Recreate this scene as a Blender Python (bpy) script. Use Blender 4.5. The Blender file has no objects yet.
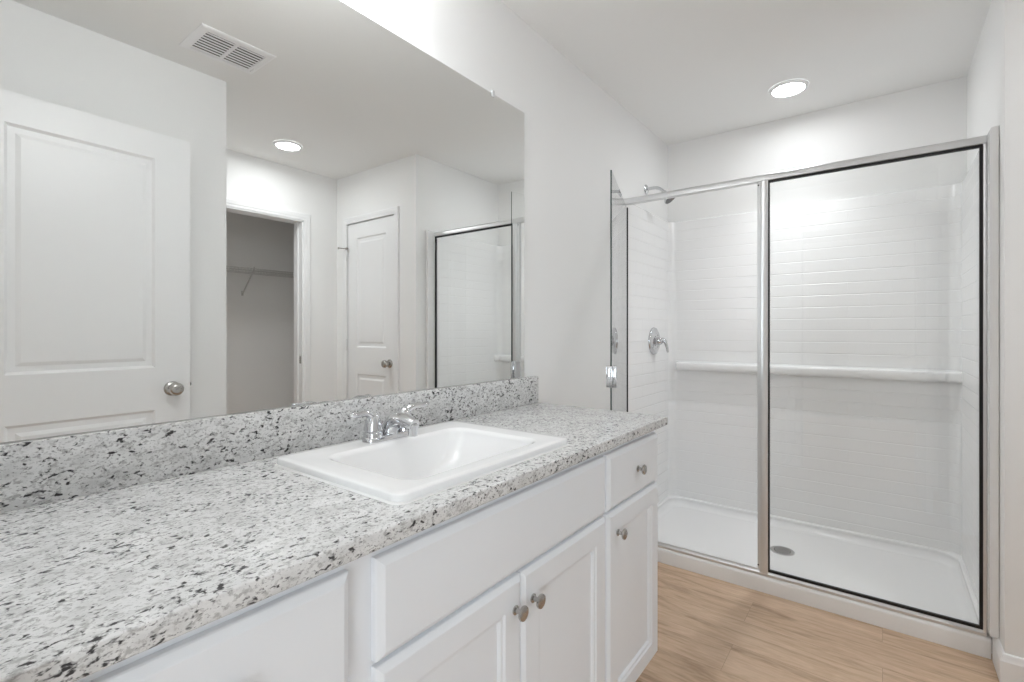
import bpy, bmesh, math, random
from mathutils import Vector, Matrix
PI = math.pi
S = bpy.context.scene
COL = S.collection

# ------------------------------------------------------------------ camera
cam_d = bpy.data.cameras.new('camera')
cam = bpy.data.objects.new('camera', cam_d)
COL.objects.link(cam)
cam.location = (0, 0, 1.1888)
cam.rotation_euler = (PI / 2, 0, math.radians(37.279))
cam_d.sensor_width = 36.0
cam_d.lens = 36.0 * 486.59 / 1024.0
cam_d.shift_y = -9.5 / 1024.0
cam_d.clip_start = 0.01
S.camera = cam

# ------------------------------------------------------------------ world, exposure, large lights
W = bpy.data.worlds.new('sky')
S.world = W
W.use_nodes = True
W.node_tree.nodes['Background'].inputs[0].default_value = (0.78, 0.88, 1.0, 1)
W.node_tree.nodes['Background'].inputs[1].default_value = 1.0
S.view_settings.view_transform = 'Standard'
S.view_settings.look = 'None'
S.view_settings.gamma = 1.0
S.view_settings.use_curve_mapping = False
S.view_settings.exposure = 0.22
S.cycles.max_bounces = 14
S.cycles.diffuse_bounces = 8
S.cycles.glossy_bounces = 8
S.cycles.transparent_max_bounces = 16
S.cycles.use_denoising = True

LAMP = 82.0          # emission strength of the downlight lenses
LAMP_SHOWER = 58.0   # the shower downlight is the weaker of the two
SPOT = 19.0          # beam of each downlight (W)
VLAMP = 39.0          # emission strength of the vanity light lenses
BED_FILL = 46.0          # added fill standing for bedroom daylight (W)

a_d = bpy.data.lights.new('bedroom_daylight_fill', 'AREA')
a_d.shape = 'RECTANGLE'
a_d.size = 1.1
a_d.size_y = 1.6
a_d.energy = BED_FILL
a_d.color = (0.84, 0.93, 1.0)
a_o = bpy.data.objects.new('bedroom_daylight_fill', a_d)
COL.objects.link(a_o)
a_o.location = (1.62, -3.16, 1.35)
a_o.rotation_euler = (PI / 2, 0, 0)      # added fill, shines towards +Y from an unseen bedroom window


# ------------------------------------------------------------------ materials
def mat(name, color, rough=0.5, metal=0.0, spec=0.5, **kw):
    m = bpy.data.materials.new(name)
    m.use_nodes = True
    b = m.node_tree.nodes['Principled BSDF']
    b.inputs['Base Color'].default_value = (*color, 1)
    b.inputs['Roughness'].default_value = rough
    b.inputs['Metallic'].default_value = metal
    b.inputs['Specular IOR Level'].default_value = spec
    for k, v in kw.items():
        b.inputs[k.replace('_', ' ')].default_value = v
    return m


def nd(m, t, **kw):
    n = m.node_tree.nodes.new(t)
    for k, v in kw.items():
        setattr(n, k, v)
    return n


def lk(m, a, b):
    m.node_tree.links.new(a, b)


def bsdf(m):
    return m.node_tree.nodes['Principled BSDF']


def ramp(m, fac, stops):
    r = nd(m, 'ShaderNodeValToRGB')
    el = r.color_ramp.elements
    while len(el) < len(stops):
        el.new(0.5)
    for e, (p, c) in zip(el, stops):
        e.position = p
        e.color = (*c, 1) if len(c) == 3 else c
    lk(m, fac, r.inputs[0])
    return r.outputs[0]


def noise(m, vec, scale, detail=3.0, rough=0.55, dist=0.0):
    n = nd(m, 'ShaderNodeTexNoise')
    n.inputs['Scale'].default_value = scale
    n.inputs['Detail'].default_value = detail
    n.inputs['Roughness'].default_value = rough
    n.inputs['Distortion'].default_value = dist
    lk(m, vec, n.inputs['Vector'])
    return n.outputs[0]


def mix(m, fac, a, b, mode='MIX'):
    x = nd(m, 'ShaderNodeMix', data_type='RGBA', blend_type=mode)
    if isinstance(fac, float):
        x.inputs[0].default_value = fac
    else:
        lk(m, fac, x.inputs[0])
    for i, v in ((6, a), (7, b)):
        if isinstance(v, tuple):
            x.inputs[i].default_value = (*v, 1)
        else:
            lk(m, v, x.inputs[i])
    return x.outputs[2]


def bump(m, h, strength, dist):
    b = nd(m, 'ShaderNodeBump')
    b.inputs['Strength'].default_value = strength
    b.inputs['Distance'].default_value = dist
    lk(m, h, b.inputs['Height'])
    lk(m, b.outputs[0], bsdf(m).inputs['Normal'])


def paint(name, color, rough, scale=260.0, st=0.08):
    m = mat(name, color, rough, spec=0.3)
    g = nd(m, 'ShaderNodeNewGeometry')
    bump(m, noise(m, g.outputs['Position'], scale, 2.0), st, 0.002)
    return m


M = {}
M['wall'] = paint('white_wall_paint', (0.875, 0.875, 0.87), 0.62, 190, 0.12)
M['ceiling'] = paint('ceiling_paint', (0.87, 0.87, 0.86), 0.85, 150, 0.15)
M['trim'] = mat('white_trim_paint', (0.88, 0.885, 0.89), 0.32, spec=0.4)
M['cabinet'] = mat('white_cabinet_paint', (0.845, 0.868, 0.90), 0.34, spec=0.4)
M['inside'] = mat('cabinet_inside', (0.6, 0.58, 0.55), 0.6)
M['porcelain'] = mat('white_porcelain', (0.90, 0.90, 0.90), 0.09, spec=0.55)
M['acrylic'] = mat('white_acrylic', (0.88, 0.88, 0.88), 0.16, spec=0.5)
M['caulk'] = mat('white_caulk', (0.85, 0.85, 0.84), 0.4)
M['chrome'] = mat('polished_chrome', (0.66, 0.665, 0.68), 0.07, 1.0)
M['nickel'] = mat('brushed_nickel', (0.50, 0.485, 0.465), 0.26, 1.0)
M['alu'] = mat('bright_aluminium', (0.74, 0.745, 0.75), 0.36, 0.7)
M['gasket'] = mat('black_rubber', (0.006, 0.006, 0.007), 0.5)
M['dark'] = mat('dark_shade_and_screws', (0.05, 0.05, 0.05), 0.8)  # painted shade inside the vent duct; also colours drain holes and screws
M['wire'] = mat('white_wire_coating', (0.62, 0.62, 0.61), 0.4)
M['edge'] = mat('glass_edge', (0.03, 0.05, 0.045), 0.15)
M['mirror'] = mat('mirror_silver', (0.90, 0.91, 0.90), 0.0, 1.0)
M['mirror_edge'] = mat('mirror_glass_edge', (0.62, 0.66, 0.65), 0.2)
M['clip'] = mat('clear_plastic_clip', (0.75, 0.76, 0.76), 0.15)
M['spray'] = mat('grey_spray_face', (0.16, 0.16, 0.165), 0.4)
M['steel'] = mat('drain_steel', (0.55, 0.55, 0.55), 0.22, 1.0)


def emit(name, color, strength):
    m = bpy.data.materials.new(name)
    m.use_nodes = True
    nt = m.node_tree
    nt.nodes.clear()
    e = nt.nodes.new('ShaderNodeEmission')
    o = nt.nodes.new('ShaderNodeOutputMaterial')
    e.inputs[0].default_value = (*color, 1)
    e.inputs[1].default_value = strength
    nt.links.new(e.outputs[0], o.inputs[0])
    return m


M['lamp'] = emit('downlight_lens', (0.955, 0.98, 1.0), LAMP)
M['lamp_shower'] = emit('shower_downlight_lens', (0.955, 0.98, 1.0), LAMP_SHOWER)
M['vlamp'] = emit('vanity_light_lens', (0.955, 0.98, 1.0), VLAMP)


def glass():
    m = bpy.data.materials.new('clear_glass')
    m.use_nodes = True
    nt = m.node_tree
    nt.nodes.clear()
    t = nt.nodes.new('ShaderNodeBsdfTransparent')
    t.inputs[0].default_value = (0.982, 0.986, 0.984, 1)
    g = nt.nodes.new('ShaderNodeBsdfGlossy')
    g.inputs['Roughness'].default_value = 0.0
    f = nt.nodes.new('ShaderNodeFresnel')
    f.inputs[0].default_value = 1.5
    x = nt.nodes.new('ShaderNodeMixShader')
    o = nt.nodes.new('ShaderNodeOutputMaterial')
    # the pane reflects at its outer faces only (twice the single-surface Fresnel), rays leaving it pass straight
    gm = nt.nodes.new('ShaderNodeNewGeometry')
    sb = nt.nodes.new('ShaderNodeMath')
    sb.operation = 'SUBTRACT'
    sb.inputs[0].default_value = 1.0
    nt.links.new(gm.outputs['Backfacing'], sb.inputs[1])
    mu = nt.nodes.new('ShaderNodeMath')
    mu.operation = 'MULTIPLY'
    nt.links.new(f.outputs[0], mu.inputs[0])
    nt.links.new(sb.outputs[0], mu.inputs[1])
    m2 = nt.nodes.new('ShaderNodeMath')
    m2.operation = 'MULTIPLY'
    m2.use_clamp = True
    m2.inputs[1].default_value = 1.6
    nt.links.new(mu.outputs[0], m2.inputs[0])
    nt.links.new(m2.outputs[0], x.inputs[0])
    nt.links.new(t.outputs[0], x.inputs[1])
    nt.links.new(g.outputs[0], x.inputs[2])
    nt.links.new(x.outputs[0], o.inputs[0])
    return m


M['glass'] = glass()


def granite():
    m = mat('speckled_white_granite', (0.7, 0.7, 0.7), 0.22, spec=0.5)
    g = nd(m, 'ShaderNodeNewGeometry')
    mp = nd(m, 'ShaderNodeMapping')
    mp.inputs['Rotation'].default_value = (0.5, 0.3, 0.45)
    mp.inputs['Scale'].default_value = (1.0, 0.72, 1.15)
    lk(m, g.outputs['Position'], mp.inputs[0])
    v = mp.outputs[0]
    base = ramp(m, noise(m, v, 30, 5, 0.65), [(0.28, (0.58, 0.58, 0.575)), (0.50, (0.745, 0.745, 0.74)), (0.72, (0.84, 0.84, 0.835))])
    grey = ramp(m, noise(m, v, 120, 4, 0.6, 0.3), [(0.51, (0, 0, 0)), (0.63, (0.85, 0.85, 0.85))])
    c = mix(m, grey, base, (0.40, 0.395, 0.39))
    fine = ramp(m, noise(m, v, 270, 3, 0.6), [(0.58, (0, 0, 0)), (0.67, (0.9, 0.9, 0.9))])
    c = mix(m, fine, c, (0.26, 0.255, 0.255))
    clus = ramp(m, noise(m, v, 13, 3, 0.55), [(0.36, (0.0, 0.0, 0.0)), (0.66, (1, 1, 1))])
    n1 = noise(m, v, 122, 2.5, 0.55, 0.4)
    ad = nd(m, 'ShaderNodeMath', operation='MULTIPLY_ADD')
    lk(m, clus, ad.inputs[0])
    ad.inputs[1].default_value = 0.085
    lk(m, n1, ad.inputs[2])
    blk = ramp(m, ad.outputs[0], [(0.625, (0, 0, 0)), (0.71, (1, 1, 1))])
    c = mix(m, blk, c, (0.05, 0.048, 0.05))
    lk(m, c, bsdf(m).inputs['Base Color'])
    return m


M['granite'] = granite()


def planks():
    m = mat('light_oak_planks', (0.5, 0.4, 0.3), 0.42, spec=0.35)
    g = nd(m, 'ShaderNodeNewGeometry')
    b = nd(m, 'ShaderNodeTexBrick', offset=0.37, offset_frequency=2)
    b.inputs['Scale'].default_value = 1.0
    b.inputs['Brick Width'].default_value = 1.22
    b.inputs['Row Height'].default_value = 0.18
    b.inputs['Mortar Size'].default_value = 0.0007
    b.inputs['Mortar Smooth'].default_value = 0.2
    b.inputs['Color1'].default_value = (0.45, 0.45, 0.45, 1)
    b.inputs['Color2'].default_value = (0.56, 0.56, 0.56, 1)
    lk(m, g.outputs['Position'], b.inputs['Vector'])
    mp = nd(m, 'ShaderNodeMapping')
    mp.inputs['Scale'].default_value = (1.0, 7.0, 1.0)
    lk(m, g.outputs['Position'], mp.inputs[0])
    # shift the grain from plank to plank
    sh = nd(m, 'ShaderNodeVectorMath', operation='MULTIPLY_ADD')
    lk(m, b.outputs['Color'], sh.inputs[0])
    sh.inputs[1].default_value = (31.0, 17.0, 5.0)
    lk(m, mp.outputs[0], sh.inputs[2])
    n = noise(m, sh.outputs[0], 1.7, 6, 0.58, 1.6)
    col = ramp(m, n, [(0.28, (0.29, 0.185, 0.112)), (0.48, (0.585, 0.415, 0.285)), (0.70, (0.72, 0.545, 0.40))])
    n2 = noise(m, sh.outputs[0], 14, 4, 0.6)
    col = mix(m, 0.30, col, ramp(m, n2, [(0.35, (0.42, 0.28, 0.17)), (0.65, (0.72, 0.545, 0.40))]))
    col = mix(m, 0.25, col, b.outputs['Color'], 'OVERLAY')
    sf = nd(m, 'ShaderNodeMath', operation='MULTIPLY')
    lk(m, b.outputs['Fac'], sf.inputs[0])
    sf.inputs[1].default_value = 0.55
    col = mix(m, sf.outputs[0], col, (0.34, 0.235, 0.16))
    lk(m, col, bsdf(m).inputs['Base Color'])
    return m


M['planks'] = planks()


def tiles():
    m = mat('subway_tile_acrylic', (0.87, 0.87, 0.87), 0.22, spec=0.4)
    uv = nd(m, 'ShaderNodeUVMap', uv_map='UVMap')
    b = nd(m, 'ShaderNodeTexBrick', offset=0.5)
    b.inputs['Scale'].default_value = 1.0
    b.inputs['Brick Width'].default_value = 0.19
    b.inputs['Row Height'].default_value = 0.0655
    b.inputs['Mortar Size'].default_value = 0.0032
    b.inputs['Mortar Smooth'].default_value = 0.9
    lk(m, uv.outputs[0], b.inputs['Vector'])
    h = nd(m, 'ShaderNodeTexBrick', offset=0.0)          # the horizontal joints are the deeper ones
    h.inputs['Scale'].default_value = 1.0
    h.inputs['Brick Width'].default_value = 90.0
    h.inputs['Row Height'].default_value = 0.0655
    h.inputs['Mortar Size'].default_value = 0.0036
    h.inputs['Mortar Smooth'].default_value = 0.9
    lk(m, uv.outputs[0], h.inputs['Vector'])
    sm = nd(m, 'ShaderNodeMath', operation='MULTIPLY_ADD')
    lk(m, b.outputs['Fac'], sm.inputs[0])
    sm.inputs[1].default_value = 0.35
    lk(m, h.outputs['Fac'], sm.inputs[2])
    inv = nd(m, 'ShaderNodeMath', operation='SUBTRACT')
    inv.inputs[0].default_value = 1.4
    lk(m, sm.outputs[0], inv.inputs[1])
    bump(m, inv.outputs[0], 0.42, 0.003)
    return m


M['tiles'] = tiles()


# ------------------------------------------------------------------ mesh helpers
def box(bm, x0, x1, y0, y1, z0, z1, mi=0):
    r = bmesh.ops.create_cube(bm, size=1.0)
    for v in r['verts']:
        v.co = Vector(((x0 + x1) / 2 + v.co.x * (x1 - x0), (y0 + y1) / 2 + v.co.y * (y1 - y0), (z0 + z1) / 2 + v.co.z * (z1 - z0)))
    fs = {f for v in r['verts'] for f in v.link_faces}
    for f in fs:
        f.material_index = mi
    return r['verts']


def bevel(bm, w, seg=2, ang=40):
    es = [e for e in bm.edges if len(e.link_faces) == 2 and e.calc_face_angle(0) > math.radians(ang)]
    bmesh.ops.bevel(bm, geom=es, offset=w, segments=seg, profile=0.5, affect='EDGES', clamp_overlap=True)


def rot_to(d):
    return Vector((0, 0, 1)).rotation_difference(Vector(d).normalized()).to_matrix().to_4x4()


def lathe(bm, prof, origin=(0, 0, 0), axis=(0, 0, 1), n=28, sx=1.0, sy=1.0, cap=True):
    """prof: list of (radius, height) from bottom to top."""
    T = Matrix.Translation(Vector(origin)) @ rot_to(axis)
    rings = []
    for r, h in prof:
        if r < 1e-6:
            rings.append([bm.verts.new(T @ Vector((0, 0, h)))])
        else:
            rings.append([bm.verts.new(T @ Vector((r * sx * math.cos(2 * PI * k / n), r * sy * math.sin(2 * PI * k / n), h))) for k in range(n)])
    for A, B in zip(rings, rings[1:]):
        for k in range(n):
            k2 = (k + 1) % n
            if len(A) == 1 and len(B) == 1:
                continue
            if len(A) == 1:
                bm.faces.new((A[0], B[k2], B[k]))
            elif len(B) == 1:
                bm.faces.new((A[k], A[k2], B[0]))
            else:
                bm.faces.new((A[k], A[k2], B[k2], B[k]))
    if cap:
        if len(rings[0]) > 1:
            bm.faces.new(list(reversed(rings[0])))
        if len(rings[-1]) > 1:
            bm.faces.new(rings[-1])


def tube(bm, pts, rad, n=12, flat=None, cap=True):
    """swept tube; rad number or list of radius / (ra, rb)."""
    pts = [Vector(p) for p in pts]
    rings = []
    up = None
    for i, p in enumerate(pts):
        d = (pts[min(i + 1, len(pts) - 1)] - pts[max(i - 1, 0)]).normalized()
        if up is None:
            up = Vector((0, 0, 1)) if abs(d.z) < 0.9 else Vector((1, 0, 0))
        s = d.cross(up).normalized()
        u = s.cross(d).normalized()
        up = u
        r = rad[i] if isinstance(rad, (list, tuple)) else rad
        ra, rb = r if isinstance(r, (list, tuple)) else (r, r)
        rings.append([bm.verts.new(p + s * ra * math.cos(2 * PI * k / n) + u * rb * math.sin(2 * PI * k / n)) for k in range(n)])
    for A, B in zip(rings, rings[1:]):
        for k in range(n):
            bm.faces.new((A[k], A[(k + 1) % n], B[(k + 1) % n], B[k]))
    if cap:
        bm.faces.new(list(reversed(rings[0])))
        bm.faces.new(rings[-1])


def bez(p0, p1, p2, p3, n=12):
    p0, p1, p2, p3 = map(Vector, (p0, p1, p2, p3))
    return [((1 - t) ** 3) * p0 + 3 * t * (1 - t) ** 2 * p1 + 3 * t * t * (1 - t) * p2 + t ** 3 * p3 for t in [i / n for i in range(n + 1)]]


def rrect(x0, x1, y0, y1, r, n=8):
    out = []
    for cx, cy, a in ((x1 - r, y1 - r, 0), (x0 + r, y1 - r, PI / 2), (x0 + r, y0 + r, PI), (x1 - r, y0 + r, 1.5 * PI)):
        for k in range(n + 1):
            t = a + PI / 2 * k / n
            out.append((cx + r * math.cos(t), cy + r * math.sin(t)))
    return out


def loft(bm, loops, closed=True, cap0=False, cap1=False):
    V = [[bm.verts.new(p) for p in L] for L in loops]
    for A, B in zip(V, V[1:]):
        n = len(A)
        for k in range(n if closed else n - 1):
            bm.faces.new((A[k], A[(k + 1) % n], B[(k + 1) % n], B[k]))
    if cap0:
        bm.faces.new(list(reversed(V[0])))
    if cap1:
        bm.faces.new(V[-1])
    return V


def tag(o, label=None, cat=None, group=None, kind=None):
    for k, v in (('label', label), ('category', cat), ('group', group), ('kind', kind)):
        if v:
            o[k] = v
    return o


def thing(name, label, cat, loc, group=None, kind=None):
    o = bpy.data.objects.new(name, None)
    o.empty_display_size = 0.05
    COL.objects.link(o)
    o.location = loc
    o['base'] = list(loc)
    return tag(o, label, cat, group, kind)


def root_loc(p):
    while p.parent:
        p = p.parent
    return Vector(p.location)


def obj(name, bm, m, parent=None, smooth=30, label=None, recalc=True):
    """link the bmesh (in world coordinates) as ONE mesh object."""
    if recalc:
        bmesh.ops.recalc_face_normals(bm, faces=bm.faces[:])
    me = bpy.data.meshes.new(name)
    if parent:
        off = root_loc(parent)
    else:
        xs = [v.co for v in bm.verts]
        off = Vector(((min(v.x for v in xs) + max(v.x for v in xs)) / 2, (min(v.y for v in xs) + max(v.y for v in xs)) / 2, min(v.z for v in xs)))
    bmesh.ops.translate(bm, verts=bm.verts[:], vec=-off)
    bm.to_mesh(me)
    bm.free()
    for x in (m if isinstance(m, (list, tuple)) else [m]):
        me.materials.append(x)
    if smooth:
        me.polygons.foreach_set('use_smooth', [True] * len(me.polygons))
        me.set_sharp_from_angle(angle=math.radians(smooth))
    o = bpy.data.objects.new(name, me)
    COL.objects.link(o)
    if parent:
        o.parent = parent
    else:
        o.location = off
    if label:
        o['label'] = label
    return o


def N():
    return bmesh.new()


def boxobj(name, m, parent, *dims, bev=0.0, seg=2, **kw):
    bm = N()
    box(bm, *dims)
    if bev:
        bevel(bm, bev, seg)
    return obj(name, bm, m, parent, **kw)


def struct(name, m, boxes, label, cat, parent=None):
    bm = N()
    for b in boxes:
        box(bm, *b)
    o = obj(name, bm, m, parent, smooth=0)
    if not parent:
        tag(o, label, cat, None, 'structure')
    return o


def mapx(bm, f):
    for v in bm.verts:
        v.co = Vector(f(v.co))


# ------------------------------------------------------------------ key planes (metres)
H = 2.44
XW = -1.149          # vanity wall
XM = -1.1429         # mirror front
XR = 0.329           # wall at the right of the shower
XN = 0.3315          # wall behind the entry door
XF = 1.295           # closet wall across the room
YO = 2.3186          # toilet room wall (second door)
YB = 3.244           # wall behind the shower
YN = 1.074           # end of the wall behind the entry door
YE = 0.055           # wall with the entry doorway
YS = 2.4657          # front plane of the shower frame

# ------------------------------------------------------------------ the setting
struct('floor', M['planks'], [(-2.1, 2.4, -3.3, 3.36, -0.1, 0)], 'light oak plank floor in front of the shower curb', 'floor')
struct('ceiling', M['ceiling'], [(-2.1, 2.4, -3.3, 3.36, H, H + 0.1)], 'white ceiling with two round recessed lights', 'ceiling')
struct('wall_left', M['wall'], [(XW - 0.12, XW, YE - 0.115, YB + 0.116, 0, H)], 'long white wall behind mirror and vanity', 'wall')
struct('wall_back', M['wall'], [(XW, 2.2, YB, YB + 0.116, 0, H)], 'white wall above the tiled back of the shower', 'wall')
struct('wall_right', M['wall'], [(XR, XR + 0.115, YO + 0.1, YB, 0, H), (XR, XF, YO, YO + 0.1, 2.06, H), (XR, 0.535, YO, YO + 0.1, 0, 2.06), (1.167, XF, YO, YO + 0.1, 0, 2.06)],
       'white boxed-out wall to the right of the shower door frame', 'wall')
C0, C1, CT = 1.25, 2.024, 2.049
struct('wall_closet', M['wall'], [(XF, XF + 0.115, YN - 0.114, C0, 0, H), (XF, XF + 0.115, C1, 2.7, 0, H), (XF, XF + 0.115, C0, C1, CT, H)],
       'white wall around the open closet doorway in the mirror', 'wall')
struct('wall_near', M['wall'], [(XN, XN + 0.114, YE, YN, 0, H), (XN + 0.114, XF, YN - 0.114, YN, 0, H)],
       'white wall behind the open panelled door in the mirror', 'wall')
struct('wall_entry', M['wall'], [(-2.0, -0.56, YE - 0.115, YE, 0, H), (0.245, 2.3, YE - 0.115, YE, 0, H), (0.245, XN, YE, 0.145, 0, H), (-0.56, 0.245, YE - 0.115, YE, 2.065, H)],
       'white wall with the doorway the camera looks through', 'wall')
struct('wall_closet_back', M['wall'], [(2.1, 2.2, 0.9, 2.7, 0, H)], 'grey shaded wall behind the wire closet shelf', 'wall')
struct('wall_closet_side', M['wall'], [(XF + 0.115, 2.1, 2.6, 2.7, 0, H), (XF + 0.115, 2.1, 0.9, 1.0, 0, H)], 'side wall inside the walk-in closet', 'wall')
struct('wall_bedroom', M['wall'], [(-2.1, -2.0, -3.2, YE - 0.115, 0, H), (2.3, 2.4, -3.2, YE - 0.115, 0, H),
                                   (-2.0, 1.05, -3.2, -3.1, 0, H), (2.2, 2.3, -3.2, -3.1, 0, H),
                                   (1.05, 2.2, -3.2, -3.1, 0, 0.5), (1.05, 2.2, -3.2, -3.1, 2.2, H)], 'bedroom wall with an added opening for the daylight fill, behind the camera', 'wall')


def casing(name, plane, sgn, axis, a0, a1, top, label, w=0.06):
    """mitred door casing around an opening; plane coordinate, sgn = outwards direction, axis 'x' or 'y' along the wall."""
    prof = [(0.0, 0.0), (0.0, 0.009), (0.006, 0.011), (0.018, 0.011), (0.024, 0.0145), (0.036, 0.0165), (w - 0.006, 0.0175), (w, 0.0145), (w, 0.0)]
    corners = [((a0, 0.0), (-1, 0)), ((a0, top), (-1, 1)), ((a1, top), (1, 1)), ((a1, 0.0), (1, 0))]
    loops = []
    for (a, z), (da, dz) in corners:
        L = []
        for u, v in prof:
            aa, zz = a + u * da, z + u * dz
            L.append((plane + sgn * v, aa, zz) if axis == 'y' else (aa, plane + sgn * v, zz))
        loops.append(L)
    bm = N()
    loft(bm, loops, closed=True, cap0=True, cap1=True)
    o = obj(name, bm, M['trim'], None, smooth=25)
    return tag(o, label, 'door trim', None, 'structure')


t1 = casing('trim_1', XF, -1, 'y', C0, C1, CT, 'white moulded casing around the open closet doorway', w=0.054)
bm = N()
for y0, y1, z0, z1 in ((C1 - 0.010, C1 + 0.001, 0, CT), (C0 - 0.001, C0 + 0.010, 0, CT), (C0, C1, CT - 0.010, CT + 0.001)):
    box(bm, XF - 0.004, XF + 0.119, y0, y1, z0, z1)
for y0, y1, z1 in ((C1 - 0.020, C1 - 0.010, CT - 0.010), (C0 + 0.010, C0 + 0.020, CT - 0.010)):
    box(bm, XF + 0.045, XF + 0.08, y0, y1, 0, z1)
t1l = root_loc(t1)


def kid(name, bm, m, parent, **kw):
    return obj(name, bm, m, parent, **kw)


kid('door_jamb', bm, M['trim'], t1, smooth=0)
bm = N()
box(bm, XF + 0.008, XF + 0.034, C1 - 0.0115, C1 - 0.0095, 0.94, 0.997)
kid('strike_plate', bm, M['nickel'], t1, label='small nickel strike plate')

casing('trim_2', YO, -1, 'x', 0.555, 1.147, 2.05, 'white casing around the closed panelled door', w=0.048)


def panel_leaf(bm, w, h, t, panels, d=0.009, steps=None):
    """door leaf standing in local x (0..w), z (0..h); moulded panels on both faces y=0 and y=t."""
    steps = steps or [(0.0, 0.0), (0.010, d), (0.030, d), (0.044, d * 0.35)]
    for face in (0, 1):
        Y = (lambda s: s) if face == 0 else (lambda s: t - s)

        def q(x0, x1, z0, z1, s=0.0):
            if x1 - x0 < 1e-5 or z1 - z0 < 1e-5:
                return
            bm.faces.new([bm.verts.new((x, Y(s), z)) for x, z in ((x0, z0), (x1, z0), (x1, z1), (x0, z1))])
        px0, px1 = panels[0][0], panels[0][1]
        q(0, px0, 0, h)
        q(px1, w, 0, h)
        zs = [0] + [z for p in panels for z in (p[2], p[3])] + [h]
        for i in range(0, len(zs), 2):
            q(px0, px1, zs[i], zs[i + 1])
        for x0, x1, z0, z1 in panels:
            L = []
            for ins, s in steps:
                L.append([(x0 + ins, Y(s), z0 + ins), (x1 - ins, Y(s), z0 + ins), (x1 - ins, Y(s), z1 - ins), (x0 + ins, Y(s), z1 - ins)])
            loft(bm, L, cap1=True)
    ed = [[(0, y, 0), (w, y, 0), (w, y, h), (0, y, h)] for y in (0, t)]
    loft(bm, ed)


def place(bm, loc, rz):
    T = Matrix.Translation(Vector(loc)) @ Matrix.Rotation(rz, 4, 'Z')
    bmesh.ops.transform(bm, matrix=T, verts=bm.verts[:])
    return T


def door_knob(parent, T, x, z, y_face, out, m):
    """round passage knob on a leaf's local face; out = -1 / +1 along local y."""
    o = T @ Vector((x, y_face, z))
    ax = (T.to_3x3() @ Vector((0, out, 0)))
    bm = N()
    lathe(bm, [(0.032, 0.0), (0.032, 0.004), (0.027, 0.010), (0.014, 0.013), (0.012, 0.026), (0.016, 0.031), (0.024, 0.037), (0.0285, 0.046), (0.0285, 0.052), (0.024, 0.060), (0.014, 0.065), (0.0, 0.066)], o, ax)
    obj('door_knob', bm, m, parent, smooth=40, label='round brushed nickel door knob')


# entry door leaf folded back in front of the near wall, seen in the mirror
LW, LH = 0.715, 2.03
d1 = thing('door_1', 'white two-panel door standing open at the left of the mirror', 'door', (0.2287, 0.1587, 0.02), kind='structure')
bm = N()
panel_leaf(bm, LW, LH, 0.035, [(0.122, LW - 0.135, 0.235, 0.830), (0.122, LW - 0.135, 1.012, 1.917)])
T1 = place(bm, (0.2287, 0.1587, 0.02), math.radians(87.8))
obj('leaf', bm, M['trim'], d1, smooth=0)
door_knob(d1, T1, LW - 0.072, 0.917, 0.035, 1, M['nickel'])
door_knob(d1, T1, LW - 0.072, 0.917, 0.0, -1, M['nickel'])
bm = N()
box(bm, LW, LW + 0.0015, 0.005, 0.030, 0.90, 0.957)
box(bm, LW, LW + 0.010, 0.011, 0.024, 0.922, 0.936)
place(bm, (0.2287, 0.1587, 0.02), math.radians(87.8))
obj('latch_plate', bm, M['nickel'], d1, label='nickel latch on the door edge')
for hz in (0.2, 1.0, 1.8):
    bm = N()
    lathe(bm, [(0.006, hz - 0.045), (0.006, hz + 0.045)], (0.226, 0.152, 0.0), n=12)
    obj('hinge', bm, M['nickel'], d1)

# closed door of the toilet room, seen in the mirror
DX0, DX1, DZ = 0.558, 1.144, 2.046
d2 = thing('door_2', 'closed white two-panel door with nickel knob near the shower reflection', 'door', (0.851, YO + 0.03, 0), kind='structure')
bm = N()
panel_leaf(bm, DX1 - DX0, DZ - 0.01, 0.035, [(0.112, DX1 - DX0 - 0.112, 0.22, 0.845), (0.112, DX1 - DX0 - 0.112, 1.055, 1.92)])
T2 = place(bm, (DX0, YO + 0.006, 0.01), 0)
obj('leaf', bm, M['trim'], d2, smooth=0)
bm = N()
for x0, x1, z0, z1 in ((0.535, 0.5545, 0, 2.06), (1.1475, 1.167, 0, 2.06), (0.535, 1.167, 2.0495, 2.06)):
    box(bm, x0, x1, YO + 0.002, YO + 0.098, z0, z1)
obj('door_jamb', bm, M['trim'], d2, smooth=0)
door_knob(d2, T2, 0.066, 0.94, 0.0, -1, M['nickel'])
for hz in (0.22, 1.08, 1.80):
    bm = N()
    lathe(bm, [(0.0055, hz - 0.045), (0.0055, hz + 0.045), (0.003, hz + 0.05)], (1.147, YO - 0.008, 0), n=12)
    h = obj('hinge', bm, M['alu'], d2)
    if hz > 1.5:
        bm = N()
        tube(bm, [(1.147, YO - 0.012, hz + 0.055), (1.168, YO - 0.05, hz + 0.055), (1.175, YO - 0.062, hz + 0.055)], 0.004, 8)
        lathe(bm, [(0.008, 0), (0.009, 0.008), (0.007, 0.012)], (1.172, YO - 0.058, hz + 0.055), (0.5, -1, 0), n=12)
        lathe(bm, [(0.007, 0), (0.007, 0.012)], (1.13, YO - 0.02, hz + 0.055), (-0.4, 1, 0), n=12)
        lathe(bm, [(0.009, hz + 0.048), (0.009, hz + 0.062)], (1.147, YO - 0.010, 0), n=12)
        obj('door_stop', bm, M['nickel'], h, label='hinge-pin door stop')

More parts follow.
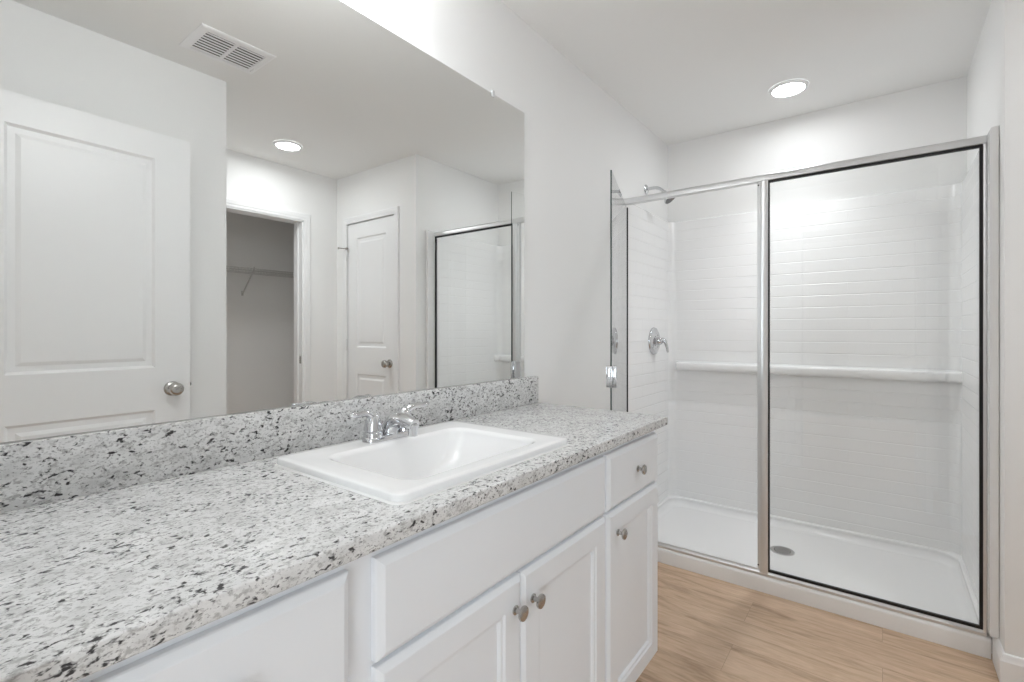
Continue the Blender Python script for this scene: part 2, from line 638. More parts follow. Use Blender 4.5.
# entry doorway lining
bm = N()
box(bm, -0.575, -0.56, YE - 0.115, YE, 0, 2.065)
box(bm, 0.23, 0.245, YE - 0.115, 0.145, 0, 2.065)
box(bm, -0.56, 0.23, YE - 0.115, YE, 2.05, 2.065)
mapx(bm, lambda c: (c.x + (0.0), c.y, c.z))
tag(obj('trim_3', bm, M['trim'], None, smooth=0), 'white lining of the entry doorway behind the camera', 'door trim', None, 'structure')


def baseboard(name, pts, label):
    """pts: plan polyline (x, y); the board grows to the left of the direction of travel."""
    prof = [(0.0, 0.0), (0.013, 0.0), (0.013, 0.078), (0.010, 0.084), (0.0085, 0.092), (0.006, 0.099), (0.003, 0.102), (0.0, 0.102)]
    P = [Vector((x, y)) for x, y in pts]
    loops = []
    for i, p in enumerate(P):
        ds = []
        if i > 0:
            ds.append((P[i] - P[i - 1]).normalized())
        if i < len(P) - 1:
            ds.append((P[i + 1] - P[i]).normalized())
        ns = [Vector((-d.y, d.x)) for d in ds]
        n = ns[0] if len(ns) == 1 else (ns[0] + ns[1]) / (1 + ns[0].dot(ns[1]))
        loops.append([(p.x + n.x * u, p.y + n.y * u, z) for u, z in prof])
    bm = N()
    loft(bm, loops, cap0=True, cap1=True)
    return tag(obj(name, bm, M['trim'], None, smooth=25), label, 'baseboard', None, 'structure')


baseboard('baseboard_right', [(0.507, YO), (XR, YO), (XR, 2.452)][::-1] if False else [(XR, 2.452), (XR, YO), (0.505, YO)][::-1], 'white baseboard wrapping the wall corner beside the shower curb')
baseboard('baseboard_closet', [(XF, C0 - 0.062), (XF, YN), (XN, YN), (XN, YE + 0.001)][::-1] if False else [(XF, YN + 0.0), (XF, C0 - 0.062)], 'short white baseboard left of the closet doorway')
baseboard('baseboard_corner', [(XF, C1 + 0.062), (XF, YO), (1.197, YO)], 'white baseboard in the corner between closet and closed door')

# ------------------------------------------------------------------ vanity
XD = -0.605          # front of doors and drawers
XFF = -0.6245        # face frame
ZC = 0.8665          # underside of the worktop
ZT = 0.8965


def cabinet(name, y0, y1, label, stiles):
    t = thing(name, label, 'cabinet', ((XW + XFF) / 2, (y0 + y1) / 2, 0.0))
    bm = N()
    e = 0.0006
    box(bm, XW + 0.001, XFF - 0.018, y0 + e, y0 + 0.016, 0.088, ZC - 0.001)
    box(bm, XW + 0.001, XFF - 0.018, y1 - 0.016, y1 - e, 0.088, ZC - 0.001)
    box(bm, XW + 0.001, XFF - 0.018, y0 + 0.016, y1 - 0.016, 0.088, 0.121)
    box(bm, XW + 0.001, XW + 0.009, y0 + 0.016, y1 - 0.016, 0.121, ZC - 0.001)
    obj('body', bm, M['cabinet'], t, smooth=0)
    bm = N()
    for a, b in stiles:
        box(bm, XFF - 0.018, XFF, a, b, 0.088, ZC - 0.001)
    for (a, b), (c, d) in zip(stiles, stiles[1:]):
        box(bm, XFF - 0.018, XFF, b, c, ZC - 0.045, ZC - 0.001)
        box(bm, XFF - 0.018, XFF, b, c, 0.66, 0.70)
        box(bm, XFF - 0.018, XFF, b, c, 0.088, 0.125)
    obj('face_frame', bm, M['cabinet'], t, smooth=0)
    bm = N()
    box(bm, XFF - 0.085, XFF - 0.070, y0 + e, y1 - e, 0.0, 0.088)
    obj('toe_kick', bm, M['cabinet'], t, smooth=0)
    return t


def slab_front(name, parent, y0, y1, z0, z1):
    """drawer front: slab with a wide eased edge."""
    bm = N()
    L = []
    for ins, x in ((0.0, XFF + 0.0005), (0.0, XFF + 0.010), (0.0015, XFF + 0.0125), (0.011, XD - 0.0008), (0.0125, XD)):
        L.append([(x, y0 + ins, z0 + ins), (x, y1 - ins, z0 + ins), (x, y1 - ins, z1 - ins), (x, y0 + ins, z1 - ins)])
    loft(bm, L, cap0=True, cap1=True)
    return obj(name, bm, M['cabinet'], parent, smooth=0)


def shaker(name, parent, y0, y1, z0, z1, fw=0.058):
    bm = N()
    L = []
    for ins, x in ((0.0, XFF + 0.0005), (0.0, XFF + 0.010), (0.0015, XFF + 0.0125), (0.009, XD - 0.0008), (0.0105, XD),
                   (fw, XD), (fw + 0.004, XD - 0.004), (fw + 0.010, XD - 0.005), (fw + 0.014, XD - 0.0115)):
        L.append([(x, y0 + ins, z0 + ins), (x, y1 - ins, z0 + ins), (x, y1 - ins, z1 - ins), (x, y0 + ins, z1 - ins)])
    loft(bm, L, cap0=True, cap1=True)
    return obj(name, bm, M['cabinet'], parent, smooth=0)


def cab_knob(parent, y, z):
    bm = N()
    lathe(bm, [(0.0095, 0.0), (0.0095, 0.0025), (0.0055, 0.005), (0.0048, 0.013), (0.008, 0.0165), (0.0145, 0.0185), (0.0155, 0.021), (0.0145, 0.024), (0.009, 0.0265), (0.0, 0.0275)], (XD, y, z), (1, 0, 0), n=24)
    return obj('knob', bm, M['nickel'], parent, smooth=40, label='round brushed nickel knob')


cA = cabinet('vanity_cabinet', YE + 0.002, 0.436, 'white drawer cabinet at the near left end of the vanity', [(YE + 0.002, 0.09), (0.393, 0.436)])
for z0, z1 in ((0.684, 0.843), (0.415, 0.676), (0.100, 0.407)):
    d = slab_front('drawer', cA, 0.075, 0.416, z0, z1)
    cab_knob(d, 0.2415, (z0 + z1) / 2)
cB = cabinet('vanity_cabinet', 0.436, 1.233, 'white two-door sink cabinet under the basin', [(0.436, 0.485), (0.81, 0.855), (1.19, 1.233)])
slab_front('false_drawer_front', cB, 0.463, 1.2265, 0.684, 0.843)
d = shaker('door', cB, 0.463, 0.8315, 0.100, 0.676)
cab_knob(d, 0.806, 0.612)
d = shaker('door', cB, 0.8345, 1.2265, 0.100, 0.676)
cab_knob(d, 0.870, 0.609)
cC = cabinet('vanity_cabinet', 1.233, 1.638, 'narrow white cabinet with one drawer and one door nearest the shower', [(1.233, 1.258), (1.600, 1.638)])
d = slab_front('drawer', cC, 1.2405, 1.6185, 0.684, 0.843)
cab_knob(d, 1.440, 0.763)
d = shaker('door', cC, 1.2405, 1.6185, 0.100, 0.676)
cab_knob(d, 1.296, 0.612)

# worktop with the cut-out for the basin
SX0, SX1, SY0, SY1 = -1.066, -0.644, 0.533, 1.097       # outline of the basin rim
YC, XC = 1.663, -0.589
bm = N()


def ring_slab(bm, o, i, z0, z1):
    ox0, ox1, oy0, oy1 = o
    ix0, ix1, iy0, iy1 = i
    O = lambda z: [(ox0, oy0, z), (ox1, oy0, z), (ox1, oy1, z), (ox0, oy1, z)]
    I = lambda z: [(ix0, iy0, z), (ix1, iy0, z), (ix1, iy1, z), (ix0, iy1, z)]
    V = [[bm.verts.new(p) for p in L] for L in (O(z0), O(z1), I(z1), I(z0))]
    for A, B in ((0, 1), (1, 2), (2, 3), (3, 0)):
        for k in range(4):
            bm.faces.new((V[A][k], V[A][(k + 1) % 4], V[B][(k + 1) % 4], V[B][k]))
    return V


V = ring_slab(bm, (XW + 0.0005, XC, YE + 0.002, YC), (SX0 + 0.02, SX1 - 0.02, SY0 + 0.02, SY1 - 0.02), ZC, ZT)
bmesh.ops.recalc_face_normals(bm, faces=bm.faces[:])
es = []
for e in bm.edges:
    a, b = e.verts
    if all(abs(v.co.x - XC) < 1e-5 for v in (a, b)) or all(abs(v.co.y - YC) < 1e-5 for v in (a, b)):
        es.append(e)
bmesh.ops.bevel(bm, geom=es, offset=0.004, segments=3, profile=0.5, affect='EDGES')
tag(obj('countertop', bm, M['granite'], None, smooth=30), 'speckled white granite worktop on the vanity', 'countertop')
bm = N()
box(bm, XW + 0.0005, XW + 0.0205, YE + 0.002, YC, ZT, 1.0055)
bevel(bm, 0.0018, 2)
tag(obj('backsplash', bm, M['granite'], None), 'speckled granite upstand strip below the mirror', 'backsplash')

# basin
sk = thing('sink', 'rectangular white drop-in basin set in the granite worktop', 'sink', ((SX0 + SX1) / 2, (SY0 + SY1) / 2, ZT))
ZR = ZT + 0.0165
BX0, BX1, BY0, BY1 = -0.979, -0.696, 0.606, 1.024        # bowl opening
bm = N()
loops = []


def rl(x0, x1, y0, y1, r, z):
    loops.append([(x, y, z) for x, y in rrect(x0, x1, y0, y1, r, 8)])


def ro(ins, z, r):
    rl(SX0 + ins, SX1 - ins, SY0 + ins, SY1 - ins, r, z)


def ri(ins, z, r, f=1.0):
    rl(BX0 + ins, BX1 - ins, BY0 + ins * f, BY1 - ins * f, r, z)


ro(0.028, ZT - 0.034, 0.02)
ro(0.028, ZT + 0.0004, 0.02)
ro(0.001, ZT + 0.0004, 0.024)
ro(0.0, ZT + 0.003, 0.024)
ro(0.0, ZR - 0.003, 0.024)
ro(0.0008, ZR - 0.001, 0.0235)
ro(0.003, ZR, 0.022)
ro(0.018, ZR - 0.0003, 0.018)
for k in range(10):
    a = PI / 2 * k / 9.6
    ri(-0.011 + 0.013 * math.sin(a), ZR - 0.0006 - 0.015 * (1 - math.cos(a)), 0.046 - 0.004 * math.sin(a))
ri(0.006, ZR - 0.03, 0.040, 1.5)
ri(0.016, ZR - 0.075, 0.045, 2.6)
ri(0.026, ZR - 0.105, 0.05, 3.6)
ri(0.040, ZR - 0.122, 0.05, 3.8)
ri(0.062, ZR - 0.131, 0.05, 3.3)
ri(0.085, ZR - 0.134, 0.04, 2.6)
cx, cy = (BX0 + BX1) / 2, (BY0 + BY1) / 2
L = []
n = len(loops[0])
for k in range(n):
    p = Vector(loops[-1][k])
    d = Vector((p.x - cx, p.y - cy)).normalized() * 0.0225
    L.append((cx + d.x, cy + d.y, ZR - 0.138))
loops.append(L)
loops.append([(x, y, z - 0.02) for x, y, z in L])
loft(bm, loops)
# outer shell of the bowl (below the worktop)
loops2 = [[(x, y, z) for x, y, z in loops[0]]]
obj('basin', bm, M['porcelain'], sk, smooth=50)
bm = N()
lathe(bm, [(0.022, ZR - 0.150), (0.0215, ZR - 0.1385), (0.019, ZR - 0.1365), (0.016, ZR - 0.137), (0.015, ZR - 0.134), (0.009, ZR - 0.131), (0.0, ZR - 0.130)], (cx, cy, 0), n=24)
obj('drain', bm, M['chrome'], sk, label='chrome pop-up drain')
bm = N()
loft(bm, [[(x, y, z) for x, y in rrect(SX0 - i, SX1 + i, SY0 - i, SY1 + i, 0.025)] for i, z in ((0.004, ZT + 0.0003), (0.0015, ZT + 0.0025), (-0.001, ZT + 0.004), (-0.004, ZT + 0.0005))])
obj('caulk_bead', bm, M['caulk'], sk)

# faucet
FX, FY = -1.022, 0.815
fa = thing('faucet', 'chrome two-handle faucet on the back rim of the basin', 'faucet', (FX, FY, ZR))
bm = N()
loft(bm, [[(x, y, z) for x, y in rrect(FX - 0.024 + i, FX + 0.024 - i, FY - 0.078 + i, FY + 0.078 - i, 0.0235 - i, 10)] for i, z in ((0, ZR), (0, ZR + 0.009), (0.002, ZR + 0.012), (0.005, ZR + 0.013))], cap0=True, cap1=True)
obj('base_plate', bm, M['chrome'], fa, smooth=40)
for s in (-1, 1):
    hy = FY + s * 0.051
    bm = N()
    lathe(bm, [(0.0235, ZR + 0.006), (0.0235, ZR + 0.020), (0.0225, ZR + 0.023), (0.0205, ZR + 0.0245), (0.0205, ZR + 0.027), (0.0235, ZR + 0.0285), (0.0230, ZR + 0.034), (0.0195, ZR + 0.050), (0.0160, ZR + 0.062), (0.0100, ZR + 0.071), (0.0, ZR + 0.074)], (FX, hy, 0), n=28)
    h = obj('handle', bm, M['chrome'], fa, smooth=40)
    bm = N()
    pts = bez((FX, hy - s * 0.004, ZR + 0.050), (FX + 0.003, hy + s * 0.024, ZR + 0.092), (FX + 0.006, hy + s * 0.044, ZR + 0.062), (FX + 0.012, hy + s * 0.074, ZR + 0.078), 14)
    rad = [(0.0125 - 0.002 * (i / 14), 0.0105 - 0.0045 * (i / 14)) for i in range(15)]
    rad[-1] = (0.006, 0.003)
    tube(bm, pts, rad, 14)
    obj('lever', bm, M['chrome'], h, smooth=60)
bm = N()
pts = bez((FX - 0.002, FY, ZR + 0.006), (FX + 0.008, FY, ZR + 0.058), (FX + 0.050, FY, ZR + 0.058), (FX + 0.098, FY, ZR + 0.043), 18)
rad = []
for i in range(19):
    t = i / 18
    rad.append((0.0235 - 0.0075 * t, 0.024 - 0.0095 * t))
tube(bm, pts, rad, 20)
obj('spout', bm, M['chrome'], fa, smooth=50)
bm = N()
lathe(bm, [(0.0115, ZR + 0.016), (0.0122, ZR + 0.020), (0.0128, ZR + 0.042), (0.010, ZR + 0.046)], (FX + 0.092, FY, 0), n=24)
obj('aerator', bm, M['chrome'], fa)

# mirror
mr = thing('wall_mirror', 'large frameless mirror on the wall above the backsplash', 'mirror', (XW, 0.82, 1.0065))
bm = N()
box(bm, XW + 0.0004, XM, YE + 0.004, 1.584, 1.0068, 2.0655)
for f in bm.faces:
    f.material_index = 0 if f.normal.x > 0.9 else 1
bm.normal_update()
for f in bm.faces:
    f.material_index = 0 if f.normal.x > 0.9 else 1
obj('mirror_glass', bm, [M['mirror'], M['mirror_edge']], mr, smooth=0)
bm = N()
box(bm, XW + 0.0003, XM + 0.003, 1.378, 1.394, 2.066, 2.078)
box(bm, XM, XM + 0.003, 1.378, 1.394, 2.054, 2.070)
bevel(bm, 0.001, 1)
obj('mirror_clip', bm, M['clip'], mr, label='small clear clip on the top edge')

# vanity light above the mirror (just above the picture)
vl = thing('vanity_light', 'nickel bar light with round opal shades above the mirror', 'wall light', (XW, 0.72, 2.2))
boxobj('back_plate', M['nickel'], vl, XW + 0.0005, XW + 0.022, 0.37, 0.87, 2.245, 2.315, bev=0.006)
for y in (0.46, 0.62, 0.78):
    bm = N()
    tube(bm, bez((XW + 0.02, y, 2.28), (XW + 0.07, y, 2.28), (XW + 0.155, y, 2.275), (XW + 0.155, y, 2.25), 8), 0.008, 10)
    a = obj('arm', bm, M['nickel'], vl)
    bm = N()
    lathe(bm, [(0.035, 2.19), (0.045, 2.195), (0.05, 2.215), (0.045, 2.237), (0.02, 2.25), (0.0, 2.252)], (XW + 0.155, y, 0), n=24)
    obj('shade', bm, M['vlamp'], a)

# ------------------------------------------------------------------ ceiling fittings


def downlight(x, y, label, lens='lamp'):
    t = thing('ceiling_light', label, 'ceiling light', (x, y, H - 0.012), 'round recessed ceiling lights')
    bm = N()
    lathe(bm, [(0.070, H - 0.004), (0.074, H - 0.0125), (0.084, H - 0.009), (0.090, H - 0.003), (0.0905, H - 0.0003)], (x, y, 0), n=48, cap=False)
    obj('trim_ring', bm, M['trim'], t, smooth=60)
    bm = N()
    lathe(bm, [(0.0735, H - 0.0075), (0.05, H - 0.0085), (0.0, H - 0.009)], (x, y, 0), n=48, cap=False)
    obj('lens', bm, M[lens], t, smooth=60, label='glowing white lens')
    sd = bpy.data.lights.new('downlight_beam', 'SPOT')
    sd.energy = SPOT
    sd.spot_size = math.radians(96)
    sd.spot_blend = 1.0
    sd.shadow_soft_size = 0.012
    sd.color = (0.955, 0.98, 1.0)
    so = bpy.data.objects.new('downlight_beam', sd)
    COL.objects.link(so)
    so.parent = t
    so.location = (0, 0, -0.004)
    return t


downlight(-0.384, 2.848, 'round recessed light in the ceiling above the shower', 'lamp_shower')
downlight(0.887, 1.687, 'round recessed light seen in the mirror above the closet doorway')

vt = thing('ceiling_vent', 'white louvred air vent in the ceiling, seen in the mirror', 'vent', (0.033, 0.961, H - 0.008))
vx0, vx1, vy0, vy1 = -0.092, 0.157, 0.808, 1.114
bm = N()


def rectloop(x0, x1, y0, y1, z):
    return [(x0, y0, z), (x1, y0, z), (x1, y1, z), (x0, y1, z)]


loft(bm, [rectloop(vx0 + i, vx1 - i, vy0 + i, vy1 - i, z) for i, z in ((0, H - 0.0003), (0.001, H - 0.003), (0.010, H - 0.0065), (0.033, H - 0.008), (0.034, H - 0.002))])
box(bm, vx0 + 0.034, vx1 - 0.034, (vy0 + vy1) / 2 - 0.006, (vy0 + vy1) / 2 + 0.006, H - 0.008, H - 0.002)
obj('frame', bm, M['trim'], vt, smooth=0)
bm = N()
box(bm, vx0 + 0.03, vx1 - 0.03, vy0 + 0.03, vy1 - 0.03, H - 0.0018, H - 0.0004)  # flat dark plate in place of the shade inside the duct
obj('duct_shade_plate', bm, M['dark'], vt, smooth=0, label='dark plate painted as duct shade behind the slats')
ns = 8
for half in ((vy0 + 0.034, (vy0 + vy1) / 2 - 0.006), ((vy0 + vy1) / 2 + 0.006, vy1 - 0.034)):
    for k in range(ns):
        x = vx0 + 0.034 + (vx1 - vx0 - 0.068) * (k + 0.5) / ns
        bm = N()
        vs = box(bm, -0.0047, 0.0047, half[0], half[1], -0.0006, 0.0006)
        bmesh.ops.rotate(bm, verts=bm.verts[:], cent=(0, 0, 0), matrix=Matrix.Rotation(math.radians(8), 3, 'Y'))
        bmesh.ops.translate(bm, verts=bm.verts[:], vec=(x, 0, H - 0.0062))
        obj('slat', bm, M['trim'], vt, smooth=0)
bm = N()
box(bm, 0.075, 0.115, vy1 - 0.026, vy1 - 0.022, H - 0.016, H - 0.0075)
bevel(bm, 0.001, 1)
obj('damper_lever', bm, M['trim'], vt)

# ------------------------------------------------------------------ closet shelf
ZS = 1.702
ws = thing('wire_shelf', 'white wire shelf on the closet wall, seen in the mirror', 'shelf', (1.95, 1.8, ZS))
sy0, sy1 = 1.02, 2.58
bm = N()
for x, z in ((1.80, ZS), (1.80, ZS - 0.043), (1.95, ZS), (2.093, ZS)):
    tube(bm, [(x, sy0, z), (x, sy1, z)], 0.0034, 8)
obj('rail_wires', bm, M['wire'], ws, smooth=60)
bm = N()
k = sy0 + 0.01
while k < sy1:
    tube(bm, [(2.096, k, ZS + 0.003), (1.80, k, ZS + 0.003), (1.798, k, ZS - 0.043)], 0.0013, 6)
    k += 0.0254
obj('deck_wires', bm, M['wire'], ws, smooth=60)
bm = N()
tube(bm, [(1.797, 1.888, ZS + 0.014), (1.803, 1.889, ZS - 0.006), (2.085, 1.925, ZS - 0.185), (2.098, 1.926, ZS - 0.19)], 0.0055, 8)
box(bm, 2.092, 2.0998, 1.918, 1.934, ZS - 0.205, ZS - 0.165)
obj('support_brace', bm, M['wire'], ws, smooth=60, label='diagonal support brace')

# ------------------------------------------------------------------ shower
SXL, SXR, SYB = -1.124, 0.304, 3.219         # faces of the surround
SZ0, SZ1 = 0.105, 1.916


def upath(x0, x1, yf, yb, r, n=10):
    """plan path left-front -> back -> right-front: list of (x, y, inward normal, arc length)."""
    out = []

    def add(x, y, nx, ny):
        s = 0 if not out else out[-1][4] + math.hypot(x - out[-1][0], y - out[-1][1])
        out.append((x, y, nx, ny, s))
    add(x0, yf, 1, 0)
    for k in range(n + 1):
        a = PI / 2 * k / n
        add(x0 + r - r * math.cos(a), yb - r + r * math.sin(a), math.cos(a), -math.sin(a))
    for k in range(n + 1):
        a = PI / 2 * k / n
        add(x1 - r + r * math.sin(a), yb - r + r * math.cos(a), -math.sin(a), -math.cos(a))
    add(x1, yf, -1, 0)
    return out


def sweep_uv(bm, path, prof, uv=True):
    lay = bm.loops.layers.uv.new('UVMap') if uv else None
    V = [[bm.verts.new((x + nx * d, y + ny * d, z)) for d, z in prof] for x, y, nx, ny, s in path]
    for i in range(len(path) - 1):
        for j in range(len(prof) - 1):
            f = bm.faces.new((V[i][j], V[i + 1][j], V[i + 1][j + 1], V[i][j + 1]))
            if uv:
                for l, (ii, jj) in zip(f.loops, ((i, j), (i + 1, j), (i + 1, j + 1), (i, j + 1))):
                    l[lay].uv = (path[ii][4] + 0.04, prof[jj][1] - SZ1 + 0.0655 * 30)
    for i in (0, len(path) - 1):
        bm.faces.new(V[i] if i else list(reversed(V[i])))


su = thing('shower_surround', 'glossy white subway-tile patterned wall surround inside the shower', 'shower wall', (-0.41, 3.219, SZ0))
P = upath(SXL, SXR, 2.408, SYB, 0.05)
prof = [(-0.0235, SZ0), (0.0, SZ0), (0.0, SZ1 - 0.010), (-0.003, SZ1 - 0.003), (-0.010, SZ1), (-0.0235, SZ1)]
ks = len(P)
for nm, seg in (('left_panel', P[0:2]), ('back_panel', P[1:ks - 1]), ('right_panel', P[ks - 2:])):
    bm = N()
    sweep_uv(bm, seg, prof)
    obj(nm, bm, M['tiles'], su, smooth=50, label='left tiled side panel' if nm[0] == 'l' else 'right tiled side panel' if nm[0] == 'r' else 'back tiled panel')
# moulded ledge on the back panel, turning the corner at the right
bm = N()
path = []
yb, xr = SYB + 0.002, SXR + 0.002
for k in range(3):
    path.append((-1.085 + 0.0 * k, yb, 0, -1, [0.004, 0.03, 0.05][k]))
    if k:
        path[-1] = (-1.085 + [0, 0.006, 0.02][k], yb, 0, -1, [0.004, 0.03, 0.05][k])
for x in (-0.7, -0.3, 0.1, 0.245):
    path.append((x, yb, 0, -1, 0.05))
for k in range(1, 9):
    a = PI / 2 * k / 9
    path.append((0.245 + (xr - 0.245) * math.sin(a), yb - (xr - 0.245) * (1 - math.cos(a)), -math.sin(a), -math.cos(a), 0.05 - 0.028 * k / 9))
for y, dd in ((3.155, 0.012), (3.15, 0.002)):
    path.append((xr, y, -1, 0, dd))
loops = []
for x, y, nx, ny, dd in path:
    L = []
    for d, z in ((0.0, 0.940), (dd - 0.006, 0.942), (dd, 0.948), (dd + 0.002, 0.955), (dd + 0.002, 0.978), (dd, 0.985), (dd - 0.006, 0.990), (0.0, 0.994)):
        d = max(d, 0.0)
        L.append((x + nx * d, y + ny * d, z))
    loops.append(L)
loft(bm, loops, cap0=True, cap1=True)
obj('ledge', bm, M['acrylic'], su, smooth=45, label='moulded soap ledge')

pn = thing('shower_pan', 'white shower base with raised curb and round drain', 'shower base', (-0.41, 2.85, 0.0))
P2 = upath(-1.127, 0.307, 2.501, 3.222, 0.11, 12)
bm = N()
prof2 = [(-0.05, 0.0), (-0.05, 0.1045), (0.008, 0.1045), (0.015, 0.1015), (0.018, 0.095), (0.016, 0.088), (0.019, 0.078), (0.026, 0.066), (0.040, 0.0590), (0.06, 0.0575), (0.06, 0.0)]
P2c = []
for x, y, nx, ny, s in P2:
    P2c.append((x, y, nx, ny, s))
V = [[(min(max(x + nx * d, XW + 0.0008), XR - 0.0008), min(y + ny * d, YB - 0.0008), z) for d, z in prof2] for x, y, nx, ny, s in P2c]
loft(bm, V, cap0=True, cap1=True)
obj('upstand', bm, M['acrylic'], pn, smooth=50)
bm = N()
DXc, DYc = -0.412, 2.85
lo = []
for sc, z in ((1.0, 0.0), (1.0, 0.0572), (0.75, 0.0560), (0.4, 0.0545), (0.12, 0.0535)):
    lo.append([(DXc + (x - DXc) * sc, DYc + (y - DYc) * sc, z) for x, y in rrect(-1.085, 0.265, 2.505, 3.182, 0.06, 6)])
loft(bm, lo, cap0=True, cap1=True)
obj('pan_floor', bm, M['acrylic'], pn, smooth=50)
bm = N()
cprof = [(2.456, 0.0), (2.456, 0.058), (2.458, 0.066), (2.463, 0.071), (2.470, 0.0725), (2.505, 0.0725), (2.512, 0.066), (2.520, 0.058), (2.530, 0.0565), (2.530, 0.0)]
loft(bm, [[(x, y, z) for y, z in cprof] for x in (XW + 0.001, XR - 0.0145)], cap0=True, cap1=True)
obj('curb', bm, M['acrylic'], pn, smooth=35)
bm = N()
lathe(bm, [(0.056, 0.0535), (0.056, 0.0562), (0.053, 0.0575), (0.047, 0.0578), (0.046, 0.0568), (0.0, 0.0572)], (DXc, DYc, 0), n=40)
dr = obj('drain', bm, M['steel'], pn, smooth=40, label='round perforated metal drain')
bm = N()
for ring, cnt in ((0.0, 1), (0.012, 6), (0.024, 12), (0.036, 18)):
    for k in range(cnt):
        a = 2 * PI * k / cnt
        lathe(bm, [(0.0033, 0.0571), (0.0033, 0.0580)], (DXc + ring * math.cos(a), DYc + ring * math.sin(a), 0), n=8)
obj('drain_holes', bm, M['dark'], dr)

# glass enclosure
en = thing('shower_enclosure', 'aluminium framed glass shower front with its door swung open', 'shower door', (-0.41, 2.483, 0.0725))
Y0, Y1 = YS - 0.001, YS + 0.033
GX0, GX1 = -0.414, 0.294                     # fixed pane
HX = -1.098
ZH = 1.909
ZF0, ZF1 = 0.0985, 1.876


def extr_x(bm, prof, x0, x1):
    loft(bm, [[(x, y, z) for y, z in prof] for x in (x0, x1)], cap0=True, cap1=True)


def extr_z(bm, prof, z0, z1):
    loft(bm, [[(x, y, z) for x, y in prof] for z in (z0, z1)], cap0=True, cap1=True)


bm = N()
extr_x(bm, [(Y0 + 0.004, ZF1), (Y0, ZF1 + 0.003), (Y0, ZH - 0.012), (Y0 + 0.002, ZH - 0.005), (Y0 + 0.008, ZH), (Y1 - 0.008, ZH), (Y1 - 0.002, ZH - 0.005), (Y1, ZH - 0.012), (Y1, ZF1 + 0.003), (Y1 - 0.004, ZF1)], SXL + 0.0003, SXR - 0.0003)
obj('header_rail', bm, M['alu'], en, smooth=50)
bm = N()
extr_x(bm, [(Y0 - 0.001, 0.0728), (Y0 - 0.001, 0.083), (Y0 + 0.004, 0.086), (Y0 + 0.006, ZF0), (Y0 + 0.012, ZF0), (Y0 + 0.0125, 0.092), (Y1 - 0.008, 0.088), (Y1 - 0.004, 0.083), (Y1, 0.0728)], SXL + 0.0003, SXR - 0.0003)
obj('sill_rail', bm, M['alu'], en, smooth=50)
bm = N()
px = -0.459
extr_z(bm, [(px, Y1 - 0.002), (px, Y0 + 0.010), (px + 0.004, Y0 + 0.006), (px + 0.009, Y0 + 0.006), (px + 0.010, Y0 + 0.001), (px + 0.013, Y0 - 0.002), (GX0 - 0.004, Y0 - 0.002), (GX0, Y0 + 0.001), (GX0, Y1 - 0.002)], 0.0845, ZF1 + 0.001)
bolt = obj('centre_post', bm, M['alu'], en, smooth=50)
for z in (1.862, 0.115):
    bm = N()
    lathe(bm, [(0.0035, 0.0), (0.0035, 0.0015), (0.0, 0.002)], (px + 0.0045, Y0 + 0.006, z), (0, -1, 0), n=12)
    obj('screw', bm, M['dark'], bolt, label='dark frame screw')
bm = N()
extr_z(bm, [(GX1, Y1 - 0.002), (GX1, Y0 + 0.001), (GX1 + 0.002, Y0 - 0.001), (SXR - 0.0013, Y0 - 0.001), (SXR - 0.0003, Y0 + 0.001), (SXR - 0.0003, Y1 - 0.002)], 0.0845, ZF1 + 0.001)
jr = obj('wall_jamb', bm, M['alu'], en, smooth=50, label='right-hand wall jamb')
z = 0.14
while z < 1.86:
    bm = N()
    box(bm, SXR - 0.0034, SXR - 0.0003, Y0 - 0.0024, Y0 - 0.0008, z, z + 0.016)
    obj('jamb_clip', bm, M['alu'], jr, smooth=0)
    z += 0.056
bm = N()
extr_z(bm, [(SXL + 0.0003, Y0), (SXL + 0.016, Y0), (SXL + 0.016, Y1 - 0.002), (SXL + 0.0003, Y1 - 0.002)], 0.0845, ZF1 + 0.001)
obj('wall_jamb', bm, M['alu'], en, smooth=50, label='left-hand wall jamb')
# fixed pane with black gasket
bm = N()
g = 0.0098
yg0, yg1 = Y0 + 0.001, Y0 + 0.013
rb = (GX0 + 0.0001, GX1 - 0.0001, ZF0 - 0.004, ZF1)
for x0, x1, z0, z1 in ((rb[0], rb[0] + g * 0.62, rb[2], rb[3]), (rb[1] - g, rb[1], rb[2], rb[3]), (rb[0] + g * 0.62, rb[1] - g, rb[3] - g, rb[3]), (rb[0] + g * 0.62, rb[1] - g, rb[2], rb[2] + g + 0.0005)):
    box(bm, x0, x1, yg0, yg1, z0, z1)
obj('gasket', bm, M['gasket'], en, smooth=0, label='black rubber gasket around the fixed pane')
bm = N()
box(bm, GX0 + 0.002, GX1 - 0.002, Y0 + 0.0135, Y0 + 0.0195, ZF0 - 0.003, ZF1 - 0.001)
obj('fixed_pane', bm, M['glass'], en, smooth=0)
# the door, swung outwards almost against the wall
hx, hy = -1.100, Y0 + 0.006
fx, fy = -0.886, 1.835
dl = math.hypot(fx - hx, fy - hy)
rz = math.atan2(fy - hy, fx - hx)
DZ0, DZ1 = 0.110, 1.852
bm = N()
box(bm, 0.004, dl, -0.003, 0.003, DZ0, DZ1)
bm.normal_update()
for f in bm.faces:
    f.material_index = 1 if f.normal.x > 0.9 else 0
TD = place(bm, (hx, hy, 0), rz)
do = obj('door_pane', bm, [M['glass'], M['edge']], en, smooth=0, label='clear glass door leaf standing open')
bm = N()
box(bm, -0.008, 0.006, -0.0065, 0.0065, DZ0, DZ1 + 0.006)
place(bm, (hx, hy, 0), rz)
obj('hinge_seal', bm, M['gasket'], do, smooth=0, label='black seal on the hinge edge')
bm = N()
for s in (-1, 1):
    box(bm, dl - 0.036, dl - 0.006, s * 0.0035 if s > 0 else -0.021, 0.021 if s > 0 else -0.0035, 0.957, 1.047)
box(bm, dl - 0.020, dl + 0.0035, -0.006, 0.006, 0.957, 1.047)
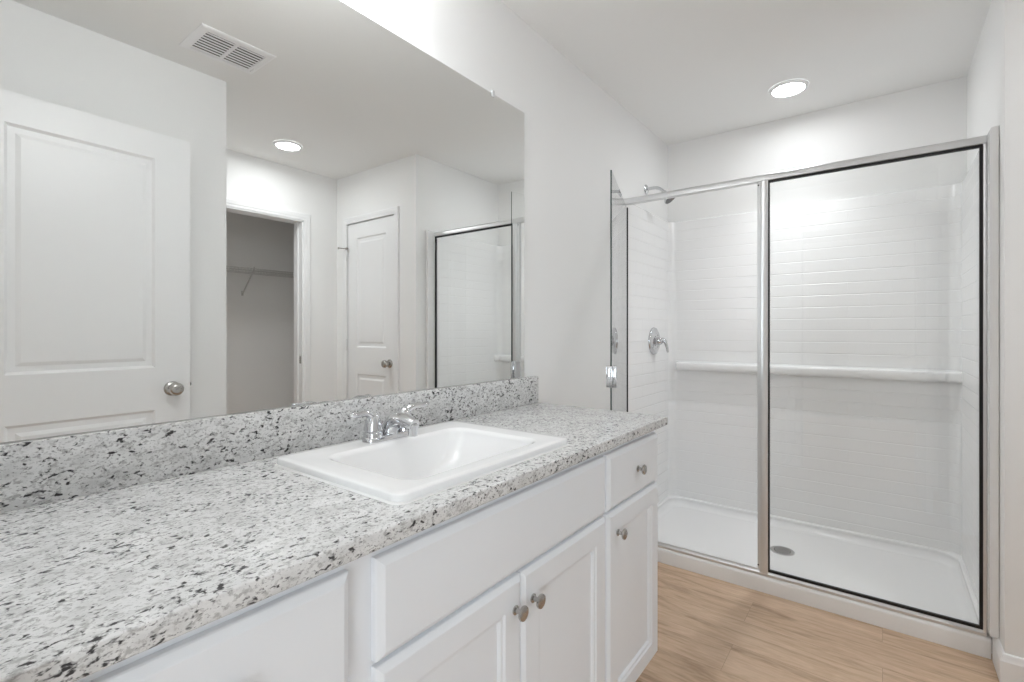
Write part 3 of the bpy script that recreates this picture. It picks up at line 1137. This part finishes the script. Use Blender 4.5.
bevel(bm, 0.003, 2)
place(bm, (hx, hy, 0), rz)
obj('door_handle', bm, M['chrome'], do, smooth=40, label='chrome pull on the free edge')

# shower head and valve on the left side wall
sh = thing('overhead_shower', 'chrome shower head on a bent arm above the tiled wall', 'shower head', (XW, 2.86, 2.055))
bm = N()
lathe(bm, [(0.031, 0.0), (0.030, 0.004), (0.022, 0.010), (0.012, 0.014)], (XW + 0.0003, 2.86, 2.055), (1, 0, 0))
obj('flange', bm, M['chrome'], sh)
bm = N()
ap = bez((XW + 0.004, 2.86, 2.055), (XW + 0.060, 2.86, 2.062), (XW + 0.088, 2.86, 2.055), (XW + 0.112, 2.86, 2.020), 12)
tube(bm, ap, 0.0095, 14)
obj('arm', bm, M['chrome'], sh, smooth=60)
bm = N()
lathe(bm, [(0.011, 0.0), (0.014, 0.006), (0.014, 0.018), (0.011, 0.022), (0.018, 0.032), (0.034, 0.050), (0.040, 0.058), (0.041, 0.064), (0.038, 0.066)], (XW + 0.109, 2.86, 2.024), (0.66, 0, -0.75))
hd = obj('head', bm, M['chrome'], sh, smooth=40)
bm = N()
lathe(bm, [(0.037, 0.0655), (0.0368, 0.0672), (0.0, 0.068)], (XW + 0.109, 2.86, 2.024), (0.66, 0, -0.75))
obj('spray_face', bm, M['spray'], hd, label='dark grey spray face')

vv = thing('shower_valve', 'chrome round shower valve with a curved lever handle', 'shower valve', (SXL, 2.905, 1.13))
VX, VY, VZ = SXL, 2.918, 1.130
bm = N()
lathe(bm, [(0.084, 0.0003), (0.084, 0.004), (0.081, 0.010), (0.070, 0.016), (0.050, 0.020), (0.046, 0.016), (0.042, 0.016), (0.034, 0.018)], (VX, VY, VZ), (1, 0, 0), n=44)
obj('escutcheon', bm, M['chrome'], vv, smooth=40)
bm = N()
lathe(bm, [(0.032, 0.014), (0.032, 0.022), (0.026, 0.024), (0.024, 0.040), (0.020, 0.052), (0.012, 0.058), (0.0, 0.060)], (VX, VY, VZ), (1, 0, 0), n=28)
hb = obj('hub', bm, M['chrome'], vv, smooth=40)
bm = N()
lp = bez((VX + 0.040, VY, VZ + 0.002), (VX + 0.070, VY + 0.004, VZ + 0.022), (VX + 0.082, VY + 0.006, VZ - 0.015), (VX + 0.086, VY + 0.010, VZ - 0.068), 14)
tube(bm, lp, [(0.017 - 0.008 * i / 14, 0.015 - 0.008 * i / 14) for i in range(15)], 14)
obj('lever', bm, M['chrome'], hb, smooth=60)
